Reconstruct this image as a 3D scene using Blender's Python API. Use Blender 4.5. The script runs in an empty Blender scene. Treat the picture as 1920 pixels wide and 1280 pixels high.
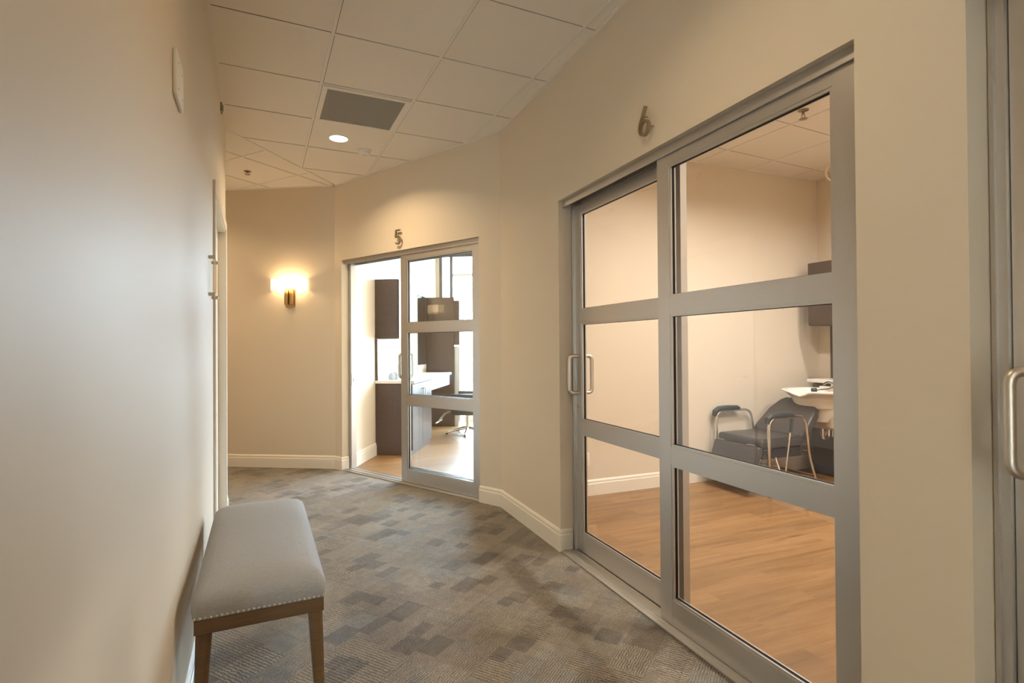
import bpy, bmesh, math, random
from mathutils import Vector, Matrix
random.seed(5)
sc = bpy.context.scene
COL = sc.collection

# ------------------------------------------------------------ camera, world, exposure
YAW, PITCH, ROLL, FPX = math.radians(25.148), math.radians(0.4767), math.radians(-0.395), 1013.0
fw = Vector((math.sin(YAW)*math.cos(PITCH), math.cos(YAW)*math.cos(PITCH), math.sin(PITCH)))
rt = Vector((math.cos(YAW), -math.sin(YAW), 0))
up = rt.cross(fw)
r2 = rt*math.cos(ROLL) + up*math.sin(ROLL)
u2 = -rt*math.sin(ROLL) + up*math.cos(ROLL)
cam_d = bpy.data.cameras.new('camera')
cam = bpy.data.objects.new('camera', cam_d); COL.objects.link(cam)
M = Matrix((r2, u2, -fw)).transposed().to_4x4(); M.translation = (0, 0, 1.28)
cam.matrix_world = M
cam_d.sensor_width = 36; cam_d.lens = FPX/1920*36; cam_d.clip_start = 0.02; cam_d.clip_end = 300
sc.camera = cam
sc.view_settings.view_transform = 'Standard'; sc.view_settings.look = 'None'
sc.view_settings.gamma = 1; sc.view_settings.use_curve_mapping = False
sc.view_settings.exposure = 0.0
w = bpy.data.worlds.new('world'); sc.world = w; w.use_nodes = True
w.node_tree.nodes['Background'].inputs[0].default_value = (0.62, 0.80, 1.0, 1)
w.node_tree.nodes['Background'].inputs[1].default_value = 48.0
# low soft daylight coming through the storefront of room 5
sd_ = bpy.data.lights.new('low_sun', 'SUN'); sd_.energy = 11.0; sd_.color = (.63, .81, 1.0); sd_.angle = math.radians(22)
so_ = bpy.data.objects.new('low_sun', sd_); COL.objects.link(so_)
_h, _e = math.radians(30), math.radians(11)
so_.rotation_euler = Vector((-math.sin(_h)*math.cos(_e), -math.cos(_h)*math.cos(_e), -math.sin(_e))).to_track_quat('-Z', 'Y').to_euler()
so_.location = (6, 16, 4)
try:
    cy = sc.cycles
    cy.max_bounces = 10; cy.diffuse_bounces = 6; cy.glossy_bounces = 5; cy.transparent_max_bounces = 24
    cy.transmission_bounces = 8; cy.sample_clamp_indirect = 6; cy.caustics_reflective = False; cy.caustics_refractive = False
    cy.use_denoising = True
except Exception: pass

H = 2.993                      # ceiling height
WARM = (1.0, 0.74, 0.44)

# ------------------------------------------------------------ frames of the curved corridor
A65 = Vector((1.757, 3.945, 0)); D6 = Vector((-0.0513, -0.99868, 0)); N6 = Vector((0.99868, -0.0513, 0))
C54 = Vector((0.735, 5.965, 0)); D5 = (A65-C54).normalized(); N5 = Vector((-D5.y, D5.x, 0))
D4 = Vector((0.848, -0.530, 0)).normalized(); N4 = Vector((-D4.y, D4.x, 0))
C67 = A65 + D6*3.222
D7 = Vector((-0.5373, -0.8434, 0)).normalized(); N7 = Vector((-D7.y, D7.x, 0))
XL = -0.23
DL = Vector((0, 1, 0)); NL = Vector((-1, 0, 0))
# room 5 cabinet wall
P0 = Vector((1.25, 6.48, 0)); hd = math.radians(31)
U5 = Vector((math.sin(hd), math.cos(hd), 0)); W5 = Vector((U5.y, -U5.x, 0))

# ------------------------------------------------------------ mesh helpers
class MB:
    def __init__(s): s.bm = bmesh.new()
    def box(s, x0, x1, y0, y1, z0, z1, bevel=0, seg=2, M=None):
        b = bmesh.new(); vs = [b.verts.new((x, y, z)) for x in (x0, x1) for y in (y0, y1) for z in (z0, z1)]
        for f in ((0,1,3,2),(4,6,7,5),(0,4,5,1),(2,3,7,6),(0,2,6,4),(1,5,7,3)): b.faces.new([vs[i] for i in f])
        if bevel: bmesh.ops.bevel(b, geom=b.edges[:], offset=bevel, segments=seg, affect='EDGES', profile=0.5)
        s._add(b, M); return s
    def _add(s, b, M=None):
        if M is not None: bmesh.ops.transform(b, matrix=M, verts=b.verts)
        bmesh.ops.recalc_face_normals(b, faces=b.faces)
        m = bpy.data.meshes.new('t'); b.to_mesh(m); b.free(); s.bm.from_mesh(m); bpy.data.meshes.remove(m)
    def prism(s, pts, z0, z1, M=None, bevel=0):
        b = bmesh.new()
        lo = [b.verts.new((p[0], p[1], z0)) for p in pts]; hi = [b.verts.new((p[0], p[1], z1)) for p in pts]
        b.faces.new(lo[::-1]); b.faces.new(hi); n = len(pts)
        for i in range(n): b.faces.new((lo[i], lo[(i+1) % n], hi[(i+1) % n], hi[i]))
        if bevel: bmesh.ops.bevel(b, geom=b.edges[:], offset=bevel, segments=2, affect='EDGES', profile=0.5)
        s._add(b, M); return s
    def lathe(s, prof, seg=32, M=None, closed=False):
        b = bmesh.new(); rings = []
        for r, z in prof:
            if r < 1e-6: rings.append([b.verts.new((0, 0, z))])
            else: rings.append([b.verts.new((r*math.cos(2*math.pi*i/seg), r*math.sin(2*math.pi*i/seg), z)) for i in range(seg)])
        prs = list(zip(rings, rings[1:])) + ([(rings[-1], rings[0])] if closed else [])
        for a, c in prs:
            for i in range(seg):
                j = (i+1) % seg
                if len(a) == 1 and len(c) == 1: continue
                if len(a) == 1: b.faces.new((a[0], c[i], c[j]))
                elif len(c) == 1: b.faces.new((a[i], a[j], c[0]))
                else: b.faces.new((a[i], a[j], c[j], c[i]))
        s._add(b, M); return s
    def tube(s, pts, r, seg=12, closed=False, cap=True, M=None):
        pts = [Vector(p) for p in pts]; n = len(pts); b = bmesh.new(); rings = []; ref = None
        rr = r if isinstance(r, (list, tuple)) else [r]*n
        for i, p in enumerate(pts):
            if closed: t = (pts[(i+1) % n]-pts[i-1]).normalized()
            else: t = (pts[min(i+1, n-1)]-pts[max(i-1, 0)]).normalized()
            if ref is None:
                ref = Vector((0, 0, 1)) if abs(t.z) < .9 else Vector((1, 0, 0))
            ref = (ref - t*ref.dot(t)).normalized(); o = t.cross(ref)
            rings.append([b.verts.new(p + ref*rr[i]*math.cos(2*math.pi*k/seg) + o*rr[i]*math.sin(2*math.pi*k/seg)) for k in range(seg)])
        m = n if closed else n-1
        for i in range(m):
            a, c = rings[i], rings[(i+1) % n]
            for k in range(seg): b.faces.new((a[k], a[(k+1) % seg], c[(k+1) % seg], c[k]))
        if cap and not closed: b.faces.new(rings[0][::-1]); b.faces.new(rings[-1])
        s._add(b, M); return s
    def loft(s, rings, cap=True, M=None):
        b = bmesh.new(); R = [[b.verts.new(p) for p in r] for r in rings]; n = len(R[0])
        for a, c in zip(R, R[1:]):
            for k in range(n): b.faces.new((a[k], a[(k+1) % n], c[(k+1) % n], c[k]))
        if cap: b.faces.new(R[0][::-1]); b.faces.new(R[-1])
        s._add(b, M); return s
    def build(s, name, mat, parent=None, smooth=True, kind=None):
        me = bpy.data.meshes.new(name); s.bm.to_mesh(me); s.bm.free()
        o = bpy.data.objects.new(name, me); COL.objects.link(o)
        me.materials.append(mat)
        if smooth:
            for p in me.polygons: p.use_smooth = True
            try: me.set_sharp_from_angle(angle=math.radians(32))
            except Exception: pass
        if parent is not None: o.parent = parent
        if kind: o['kind'] = kind
        return o

def rounded(pts, rad, seg=6):
    pts = [Vector(p) for p in pts]; out = [pts[0]]
    for i in range(1, len(pts)-1):
        a, p, b = pts[i-1], pts[i], pts[i+1]
        r = min(rad, (a-p).length*.49, (b-p).length*.49)
        s0 = p+(a-p).normalized()*r; s1 = p+(b-p).normalized()*r
        for k in range(seg+1):
            t = k/seg; out.append(s0*(1-t)**2 + p*2*t*(1-t) + s1*t*t)
    out.append(pts[-1]); return out

def empty(name, loc, d=None, label=None, cat=None, group=None, kind=None):
    o = bpy.data.objects.new(name, None); COL.objects.link(o); o.location = loc; o.empty_display_size = .1
    if d is not None: o.rotation_euler = (0, 0, math.atan2(d.y, d.x))
    return tag(o, label, cat, group, kind)
def tag(o, label=None, cat=None, group=None, kind=None):
    if label: o['label'] = label
    if cat: o['category'] = cat
    if group: o['group'] = group
    if kind: o['kind'] = kind
    return o
def place(o, loc, d=None):
    o.location = loc
    if d is not None: o.rotation_euler = (0, 0, math.atan2(d.y, d.x))
    return o
def part(o, label): o['label'] = label; return o

# ------------------------------------------------------------ materials
def mat(name, col, rough=.5, metal=0, spec=.5, **kw):
    m = bpy.data.materials.new(name); m.use_nodes = True; b = m.node_tree.nodes['Principled BSDF']
    b.inputs['Base Color'].default_value = (*col, 1); b.inputs['Roughness'].default_value = rough
    b.inputs['Metallic'].default_value = metal
    b.inputs['Specular IOR Level'].default_value = spec
    for k, v in kw.items(): b.inputs[k.replace('_', ' ')].default_value = v
    return m
def NT(m): return m.node_tree.nodes, m.node_tree.links, m.node_tree.nodes['Principled BSDF']
def noise_bump(m, scale=200, strength=.1, dist=.001, detail=3, colvar=0, stretch=(1,1,1)):
    n, l, b = NT(m)
    tc = n.new('ShaderNodeTexCoord'); mp = n.new('ShaderNodeMapping'); mp.inputs['Scale'].default_value = stretch
    l.new(tc.outputs['Object'], mp.inputs[0])
    t = n.new('ShaderNodeTexNoise'); t.inputs['Scale'].default_value = scale; t.inputs['Detail'].default_value = detail
    l.new(mp.outputs[0], t.inputs['Vector'])
    bp = n.new('ShaderNodeBump'); bp.inputs['Strength'].default_value = strength; bp.inputs['Distance'].default_value = dist
    l.new(t.outputs[0], bp.inputs['Height']); l.new(bp.outputs[0], b.inputs['Normal'])
    if colvar:
        c = b.inputs['Base Color'].default_value[:]
        r = n.new('ShaderNodeMix'); r.data_type = 'RGBA'
        r.inputs[6].default_value = (c[0]*(1-colvar), c[1]*(1-colvar), c[2]*(1-colvar), 1)
        r.inputs[7].default_value = (min(1, c[0]*(1+colvar)), min(1, c[1]*(1+colvar)), min(1, c[2]*(1+colvar)), 1)
        l.new(t.outputs[0], r.inputs[0]); l.new(r.outputs[2], b.inputs['Base Color'])
    return m

m_wall = noise_bump(mat('beige wall paint', (.69, .60, .478), .55, spec=.3), 350, .12, .0006)
m_wallL = m_wall
m_trim = mat('cream gloss trim', (.80, .74, .64), .35)
m_ceil = noise_bump(mat('acoustic tile', (.82, .765, .69), .9, spec=.1), 260, .5, .002, 4, .06)
m_tbar = mat('ceiling grid white', (.78, .74, .68), .5)
m_tileshade = mat('painted tile edge shade', (.22, .18, .14), .9)  # dark colour stands in for the shade line along the ceiling tees
m_alu = noise_bump(mat('satin aluminium', (.60, .58, .56), .38, metal=.85), 30, .02, .0005, 2, .03, (1, 1, 12))
m_alud = mat('aluminium shadow track', (.16, .155, .15), .4, metal=.6)
m_steel = mat('brushed steel pull', (.60, .56, .49), .40, metal=1)
m_chrome = mat('chrome', (.8, .78, .75), .12, metal=1)
m_rubber = mat('black rubber gasket', (.012, .011, .010), .6)
m_black = mat('black vinyl pad', (.02, .024, .026), .42)
m_leather = noise_bump(mat('dark brown vinyl', (.042, .031, .030), .34), 500, .12, .0006)
m_white = mat('white plastic', (.80, .78, .74), .35)
m_porc = mat('white porcelain', (.86, .83, .77), .12)
m_brass = mat('aged brass', (.55, .36, .15), .3, metal=1)
m_number = mat('bronze number metal', (.34, .27, .18), .38, metal=.8)
m_tan = mat('tan plastic', (.50, .40, .26), .4)
m_counter = mat('white countertop', (.82, .80, .76), .25)
m_whiteglare = mat('white and glare laminate', (.78, .77, .76), .25)  # plain on the transom; on the drawers white stands in for window glare
m_paper = mat('white paper', (.85, .85, .84), .8)
m_ink = mat('grey ink', (.1, .1, .11), .8)
m_grille = noise_bump(mat('grey return air mesh', (.23, .22, .20), .6), 10, .0, .001)
m_conc = noise_bump(mat('pale concrete', (.55, .54, .50), .9), 8, .3, .01, 5, .08)
m_ext = mat('exterior stucco', (.6, .58, .54), .9)
m_carpaint = mat('blue grey car paint', (.03, .04, .07), .25)
m_tyre = mat('tyre', (.02, .02, .02), .8)
m_bark = noise_bump(mat('bark', (.12, .085, .06), .9), 40, .6, .01)
m_leaf = mat('leaf green', (.022, .05, .03), .6)
m_cable = mat('cream ring plastic', (.78, .66, .46), .4)

def glass_mat():
    m = bpy.data.materials.new('clear glass'); m.use_nodes = True; n, l = m.node_tree.nodes, m.node_tree.links
    n.remove(n['Principled BSDF']); out = n['Material Output']
    tr = n.new('ShaderNodeBsdfTransparent'); tr.inputs[0].default_value = (.965, .975, .97, 1)
    gl = n.new('ShaderNodeBsdfGlossy'); gl.inputs['Roughness'].default_value = 0.0; gl.inputs[0].default_value = (1, 1, 1, 1)
    lw = n.new('ShaderNodeLayerWeight'); lw.inputs[0].default_value = .5
    p = n.new('ShaderNodeMath'); p.operation = 'POWER'; p.inputs[1].default_value = 5
    q = n.new('ShaderNodeMath'); q.operation = 'MULTIPLY_ADD'; q.inputs[1].default_value = .92; q.inputs[2].default_value = .04
    mx = n.new('ShaderNodeMixShader')
    l.new(lw.outputs['Facing'], p.inputs[0]); l.new(p.outputs[0], q.inputs[0]); l.new(q.outputs[0], mx.inputs[0])
    l.new(tr.outputs[0], mx.inputs[1]); l.new(gl.outputs[0], mx.inputs[2]); l.new(mx.outputs[0], out.inputs[0])
    return m
m_glass = glass_mat()
m_mirror = mat('mirror silver', (.9, .9, .9), .01, metal=1)

def emis(name, col, s):
    m = bpy.data.materials.new(name); m.use_nodes = True; n, l = m.node_tree.nodes, m.node_tree.links
    e = n.new('ShaderNodeEmission'); e.inputs[0].default_value = (*col, 1); e.inputs[1].default_value = s
    n.remove(n['Principled BSDF']); l.new(e.outputs[0], n['Material Output'].inputs[0]); return m
m_lamp = emis('lit lamp lens', (1, .88, .68), 14)
m_bulb = emis('lit bulb', (1, .80, .52), 20)

def shade_mat():
    m = mat('lit linen shade', (.9, .84, .72), .8); n, l, b = NT(m)
    b.inputs['Emission Color'].default_value = (1, .84, .58, 1); b.inputs['Emission Strength'].default_value = 2.6
    t = n.new('ShaderNodeBsdfTranslucent'); t.inputs[0].default_value = (.95, .85, .68, 1)
    mx = n.new('ShaderNodeMixShader'); mx.inputs[0].default_value = .55
    l.new(b.outputs[0], mx.inputs[1]); l.new(t.outputs[0], mx.inputs[2]); l.new(mx.outputs[0], n['Material Output'].inputs[0])
    return m
m_shade = shade_mat()

def wood_mat(name, c1, c2, scale=1.0, rough=.4, planks=False, rot=0, knots=True):
    m = mat(name, c1, rough); n, l, b = NT(m)
    tc = n.new('ShaderNodeTexCoord'); mp = n.new('ShaderNodeMapping'); mp.inputs['Rotation'].default_value = (0, 0, rot)
    l.new(tc.outputs['Object'], mp.inputs[0])
    vec = mp.outputs[0]; add = None
    if planks:
        br = n.new('ShaderNodeTexBrick'); br.inputs['Scale'].default_value = 1; br.inputs['Brick Width'].default_value = 1.22
        br.inputs['Row Height'].default_value = .15; br.inputs['Mortar Size'].default_value = .0006; br.offset = .37
        br.inputs['Color1'].default_value = (0, 0, 0, 1); br.inputs['Color2'].default_value = (1, 1, 1, 1); br.inputs['Mortar'].default_value = (.5, .5, .5, 1)
        l.new(vec, br.inputs['Vector'])
        va = n.new('ShaderNodeVectorMath'); va.operation = 'MULTIPLY_ADD'; va.inputs[1].default_value = (7, 3, 0)
        l.new(br.outputs['Color'], va.inputs[0]); l.new(vec, va.inputs[2]); vec = va.outputs[0]; add = br
    st = n.new('ShaderNodeMapping'); st.inputs['Scale'].default_value = (1.3*scale, 16*scale, 16*scale); l.new(vec, st.inputs[0])
    t = n.new('ShaderNodeTexNoise'); t.inputs['Scale'].default_value = 1; t.inputs['Detail'].default_value = 8; t.inputs['Roughness'].default_value = .65; t.inputs['Distortion'].default_value = .6
    l.new(st.outputs[0], t.inputs['Vector'])
    r = n.new('ShaderNodeValToRGB'); r.color_ramp.elements[0].position = .3; r.color_ramp.elements[0].color = (*c2, 1)
    r.color_ramp.elements[1].position = .62; r.color_ramp.elements[1].color = (*c1, 1)
    l.new(t.outputs[0], r.inputs[0]); col = r.outputs[0]
    if planks:
        mx = n.new('ShaderNodeMix'); mx.data_type = 'RGBA'; mx.blend_type = 'MULTIPLY'; mx.inputs[0].default_value = .22
        l.new(col, mx.inputs[6]); l.new(add.outputs['Color'], mx.inputs[7])
        # dark knots
        km = n.new('ShaderNodeMapping'); km.inputs['Scale'].default_value = (2.2, 9, 1); l.new(vec, km.inputs[0])
        k = n.new('ShaderNodeTexNoise'); k.inputs['Scale'].default_value = 1.2; k.inputs['Detail'].default_value = 2; l.new(km.outputs[0], k.inputs['Vector'])
        kr = n.new('ShaderNodeValToRGB'); kr.color_ramp.elements[0].position = .68; kr.color_ramp.elements[0].color = (0, 0, 0, 1)
        kr.color_ramp.elements[1].position = .80; kr.color_ramp.elements[1].color = (.75, .75, .75, 1); l.new(k.outputs[0], kr.inputs[0])
        mk = n.new('ShaderNodeMix'); mk.data_type = 'RGBA'; l.new(kr.outputs[0], mk.inputs[0]); l.new(mx.outputs[2], mk.inputs[6])
        mk.inputs[7].default_value = (c2[0]*.5, c2[1]*.45, c2[2]*.4, 1); col = mk.outputs[2]
    l.new(col, b.inputs['Base Color'])
    bp = n.new('ShaderNodeBump'); bp.inputs['Strength'].default_value = .08; bp.inputs['Distance'].default_value = .001
    l.new(t.outputs[0], bp.inputs['Height']); l.new(bp.outputs[0], b.inputs['Normal'])
    return m
m_floorwood = wood_mat('oak vinyl plank', (.345, .190, .080), (.215, .108, .040), 1, .38, True, math.radians(2.9))
m_brown = wood_mat('espresso laminate', (.082, .050, .036), (.062, .037, .026), 2, .33)
m_benchwood = wood_mat('walnut bench wood', (.135, .075, .030), (.085, .045, .018), 3, .4)

def fabric_mat():
    m = mat('grey linen', (.34, .30, .275), .85, spec=.2); n, l, b = NT(m)
    tc = n.new('ShaderNodeTexCoord'); outs = []
    for sx in ((1100, 60, 200), (60, 1100, 200)):
        mp = n.new('ShaderNodeMapping'); mp.inputs['Scale'].default_value = sx; l.new(tc.outputs['Object'], mp.inputs[0])
        t = n.new('ShaderNodeTexNoise'); t.inputs['Scale'].default_value = 1; t.inputs['Detail'].default_value = 2; l.new(mp.outputs[0], t.inputs['Vector']); outs.append(t)
    a = n.new('ShaderNodeMath'); l.new(outs[0].outputs[0], a.inputs[0]); l.new(outs[1].outputs[0], a.inputs[1])
    h = n.new('ShaderNodeMath'); h.operation = 'MULTIPLY'; h.inputs[1].default_value = .5; l.new(a.outputs[0], h.inputs[0])
    r = n.new('ShaderNodeValToRGB'); r.color_ramp.elements[0].position = .35; r.color_ramp.elements[0].color = (.31, .315, .325, 1)
    r.color_ramp.elements[1].position = .65; r.color_ramp.elements[1].color = (.40, .41, .42, 1)
    l.new(h.outputs[0], r.inputs[0]); l.new(r.outputs[0], b.inputs['Base Color'])
    bp = n.new('ShaderNodeBump'); bp.inputs['Strength'].default_value = .25; bp.inputs['Distance'].default_value = .001
    l.new(h.outputs[0], bp.inputs['Height']); l.new(bp.outputs[0], b.inputs['Normal']); return m
m_fabric = fabric_mat()

def carpet_mat():
    m = mat('patchwork carpet', (.3, .25, .2), .8, spec=.3, Sheen_Weight=.12, Sheen_Roughness=.4); n, l, b = NT(m)
    def math_(op, a, c=None, d=None):
        x = n.new('ShaderNodeMath'); x.operation = op
        for i, v in enumerate((a, c, d)):
            if v is None: continue
            if isinstance(v, (int, float)): x.inputs[i].default_value = v
            else: l.new(v, x.inputs[i])
        return x.outputs[0]
    def wn(vec=None, dim='2D'):
        x = n.new('ShaderNodeTexWhiteNoise'); x.noise_dimensions = dim; l.new(vec, x.inputs['Vector']); return x
    def comb(x, y, z=0):
        c = n.new('ShaderNodeCombineXYZ')
        for i, v in enumerate((x, y, z)):
            if isinstance(v, (int, float)): c.inputs[i].default_value = v
            else: l.new(v, c.inputs[i])
        return c.outputs[0]
    tc = n.new('ShaderNodeTexCoord'); mp = n.new('ShaderNodeMapping'); mp.inputs['Rotation'].default_value = (0, 0, math.radians(-36))
    l.new(tc.outputs['Object'], mp.inputs[0]); sep = n.new('ShaderNodeSeparateXYZ'); l.new(mp.outputs[0], sep.inputs[0])
    wp = n.new('ShaderNodeTexNoise'); wp.inputs['Scale'].default_value = 45; wp.inputs['Detail'].default_value = 3; l.new(mp.outputs[0], wp.inputs['Vector'])
    wsp = n.new('ShaderNodeSeparateColor'); l.new(wp.outputs['Color'], wsp.inputs[0])
    u = math_('MULTIPLY_ADD', math_('SUBTRACT', wsp.outputs[0], .5), .016, sep.outputs[0]); v = math_('MULTIPLY_ADD', math_('SUBTRACT', wsp.outputs[1], .5), .016, sep.outputs[1])
    def layer(cu, cv, su, sv, seed):
        # rows of height cv, per-row width and shift: rectangles of mixed size
        vv = math_('ADD', v, sv); row = math_('FLOOR', math_('DIVIDE', vv, cv))
        rn = wn(comb(row, seed))
        width = math_('MULTIPLY_ADD', rn.outputs['Value'], cu*.9, cu*.65)
        uu = math_('ADD', math_('ADD', u, su), math_('MULTIPLY', rn.outputs['Value'], 3.7))
        cell = math_('FLOOR', math_('DIVIDE', uu, width))
        return wn(comb(cell, row, seed), '3D')
    L1 = layer(.125, .105, 0, 0, 1); L2 = layer(.22, .15, .07, .03, 7); L3 = layer(.11, .07, .04, .02, 13)
    # base tones
    r = n.new('ShaderNodeValToRGB'); cr = r.color_ramp; cr.interpolation = 'CONSTANT'
    cols = [(0, (.150, .118, .090)), (.10, (.235, .195, .148)), (.34, (.265, .22, .165)), (.52, (.225, .20, .165)), (.66, (.285, .245, .195)), (.8, (.215, .170, .125)), (.92, (.225, .225, .215))]
    cr.elements[0].position = 0; cr.elements[0].color = (*cols[0][1], 1); cr.elements[1].position = cols[1][0]; cr.elements[1].color = (*cols[1][1], 1)
    for p, c in cols[2:]: e = cr.elements.new(p); e.color = (*c, 1)
    l.new(L2.outputs['Value'], r.inputs[0])
    r1 = n.new('ShaderNodeValToRGB'); cr = r1.color_ramp; cr.interpolation = 'CONSTANT'
    cols = [(0, (.095, .078, .064)), (.08, (.225, .185, .14)), (.35, (.26, .215, .16)), (.6, (.21, .19, .165)), (.72, (.285, .24, .185)), (.92, (.175, .145, .11))]
    cr.elements[0].position = 0; cr.elements[0].color = (*cols[0][1], 1); cr.elements[1].position = cols[1][0]; cr.elements[1].color = (*cols[1][1], 1)
    for p, c in cols[2:]: e = cr.elements.new(p); e.color = (*c, 1)
    l.new(L1.outputs['Value'], r1.inputs[0])
    mx = n.new('ShaderNodeMix'); mx.data_type = 'RGBA'; mx.inputs[0].default_value = .55
    l.new(r.outputs[0], mx.inputs[6]); l.new(r1.outputs[0], mx.inputs[7])
    # few dark small patches
    dk = math_('MULTIPLY', math_('LESS_THAN', L3.outputs['Value'], .06), .6)
    md = n.new('ShaderNodeMix'); md.data_type = 'RGBA'; l.new(dk, md.inputs[0]); l.new(mx.outputs[2], md.inputs[6]); md.inputs[7].default_value = (.10, .08, .065, 1)
    # woven stripes: direction and strength per patch
    sc3 = n.new('ShaderNodeSeparateColor'); l.new(L2.outputs['Color'], sc3.inputs[0])
    dirs = math_('GREATER_THAN', sc3.outputs[0], .45)
    jn = n.new('ShaderNodeTexNoise'); jn.inputs['Scale'].default_value = 90; jn.inputs['Detail'].default_value = 2; l.new(mp.outputs[0], jn.inputs['Vector'])
    jit = math_('MULTIPLY', math_('SUBTRACT', jn.outputs[0], .5), .006)
    su = math_('SINE', math_('MULTIPLY', math_('ADD', u, jit), 2*math.pi/.0150))
    sv = math_('SINE', math_('MULTIPLY', math_('ADD', v, jit), 2*math.pi/.0105))
    mixs = n.new('ShaderNodeMix'); l.new(dirs, mixs.inputs[0]); l.new(su, mixs.inputs[2]); l.new(sv, mixs.inputs[3])
    amp = math_('MULTIPLY_ADD', sc3.outputs[1], .85, .14)
    stripe = math_('MULTIPLY_ADD', math_('MULTIPLY', mixs.outputs[0], amp), .5, 1.0)
    fn = n.new('ShaderNodeTexNoise'); fn.inputs['Scale'].default_value = 240; fn.inputs['Detail'].default_value = 3; l.new(mp.outputs[0], fn.inputs['Vector'])
    spk = math_('MULTIPLY_ADD', math_('SUBTRACT', fn.outputs[0], .5), 2.8, 1.0)
    tone = math_('MULTIPLY', stripe, spk)
    # tile seams every half metre
    def seam(c, off, per=.5):
        f = math_('FRACT', math_('DIVIDE', math_('ADD', c, off), per)); return math_('LESS_THAN', math_('ABSOLUTE', math_('SUBTRACT', f, .5)), .0035)
    sm = math_('MAXIMUM', seam(u, 10.12), seam(v, 10.3))
    tone = math_('MULTIPLY', tone, math_('SUBTRACT', 1.0, math_('MULTIPLY', sm, .32)))
    wear = n.new('ShaderNodeTexNoise'); wear.inputs['Scale'].default_value = 22; wear.inputs['Detail'].default_value = 5; l.new(mp.outputs[0], wear.inputs['Vector'])
    tone = math_('MULTIPLY', tone, math_('MULTIPLY_ADD', wear.outputs[0], .55, .60))
    fin = n.new('ShaderNodeVectorMath'); fin.operation = 'SCALE'; l.new(md.outputs[2], fin.inputs[0]); l.new(tone, fin.inputs['Scale'])
    l.new(fin.outputs[0], b.inputs['Base Color'])
    bp = n.new('ShaderNodeBump'); bp.inputs['Strength'].default_value = .5; bp.inputs['Distance'].default_value = .003
    l.new(tone, bp.inputs['Height']); l.new(bp.outputs[0], b.inputs['Normal']); return m
m_carpet = carpet_mat()

# ------------------------------------------------------------ setting
def struct(o, label=None, cat=None): o['kind'] = 'structure'; tag(o, label, cat); return o
def wall(name, origin, d, segs, th=.12, m=None, label=None):
    """segs: (s0, s1, z0, z1) panels of one wall in its own frame"""
    mb = MB()
    for s0, s1, z0, z1 in segs: mb.box(s0, s1, 0, th, z0, z1)
    bmesh.ops.remove_doubles(mb.bm, verts=mb.bm.verts, dist=1e-5)
    return struct(place(mb.build(name, m or m_wall, smooth=False), origin, d), label, 'wall')

def poly(name, pts, z0, z1, m, label, cat):
    mb = MB(); mb.prism([(p[0], p[1]) for p in pts], z0, z1); return struct(mb.build(name, m, smooth=False), label, cat)

L5 = (A65-C54).length
OP6 = (1.01, 2.935); OP5 = (.117, 2.03); HD = 2.187      # door openings along the walls, head height
wall('wall_right', A65, D6, [(-.03, OP6[0], 0, H), (OP6[0], OP6[1], HD, H), (OP6[1], 3.222, 0, H)], label='beige corridor wall around sliding glass doors 6')
wall('wall_back', C54, D5, [(-.03, OP5[0], 0, H), (OP5[0], OP5[1], HD, H), (OP5[1], L5+.03, 0, H)], label='beige corridor wall around sliding glass doors 5')
E4 = C54 - D4*4.2
wall('wall_far', E4, D4, [(-.2, 4.23, 0, H)], label='beige end wall carrying the lit wall sconce')
O7 = (.0, 1.92)
wall('wall_near', C67, D7, [(-.066, O7[0], 0, H), (O7[0], O7[1], HD, H), (O7[1], 4.2, 0, H)], label='beige wall at the right edge of the photo')
# left wall with a doorway near its far end
DO = (3.53, 4.63); DH = 2.17
wall('wall_left', Vector((XL, 0, 0)), DL, [(.45, DO[0], 0, H), (DO[0], DO[1], DH, H), (DO[1], 4.77, 0, H)], label='long pale wall on the left beside the bench')
# hidden continuation walls
EL = Vector((XL, 4.77, 0))
wall('wall_hall_left', EL - D4*4.4, D4, [(-.2, 4.4-.06, 0, H)], th=-.12, label='wall around the left corner')
wall('wall_hall_end', E4, N4, [(-1.75, .12, 0, H)], th=-.12, label='end of the side hall')
BL = Vector((XL, .45, 0))
wall('wall_rear_left', BL, D7, [(0, 4.0, 0, H)], th=-.12, label='wall behind the camera on the left')
wall('wall_rear', BL + D7*3.9, N7, [(-.1, 1.75, 0, H)], th=-.12, label='end wall behind the camera')
# closet behind the left doorway
mb = MB(); mb.box(DO[0]-.1, DO[1]+.1, .9, 1.0, 0, H).box(DO[0]-.1, DO[0], .12, .9, 0, H).box(DO[1], DO[1]+.1, .12, .9, 0, H)
struct(place(mb.build('wall_closet', m_wall, smooth=False), Vector((XL, 0, 0)), DL), 'walls behind the left doorway', 'wall')

# room 6 shell
R6L = A65 + N6*.12
R6X = 3.46   # depth
wall('wall_room_six_left', R6L - N6*.02 - D6*.0, N6, [(-.0, R6X+.1, 0, H)], th=.12, label='cream side wall inside room 6')
wall('wall_room_six_back', A65 + N6*(R6X+.1) - D6*.1, D6, [(0, 3.35, 0, H)], th=.12, label='back wall inside room 6')
wall('wall_room_six_right', A65 + N6*.1 + D6*3.10, N6, [(0, R6X+.1, 0, H)], th=-.1, label='right wall inside room 6')
# room 5 shell
q0 = C54 + D5*OP5[0] + N5*.10
lw_len = 3.04 + (P0-q0).dot(U5)
q1 = P0 - U5*(P0-q0).dot(U5)
wall('wall_room_five_left', q1, U5, [(.0, lw_len, 0, H)], th=.12, label='cream side wall inside room 5')
q2 = C54 + D5*(OP5[1]+.06) + N5*.12
wall('wall_room_five_right', q2, N5, [(0, 6.2, 0, H)], th=-.1, label='right wall inside room 5')
B5 = P0 + U5*3.04
wall('wall_room_five_back', B5, W5, [(-.15, .05, 0, H), (.05, 5.0, 0, .10), (.05, 5.0, 2.9, H)], label='low sill wall under the storefront window in room 5')
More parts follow.
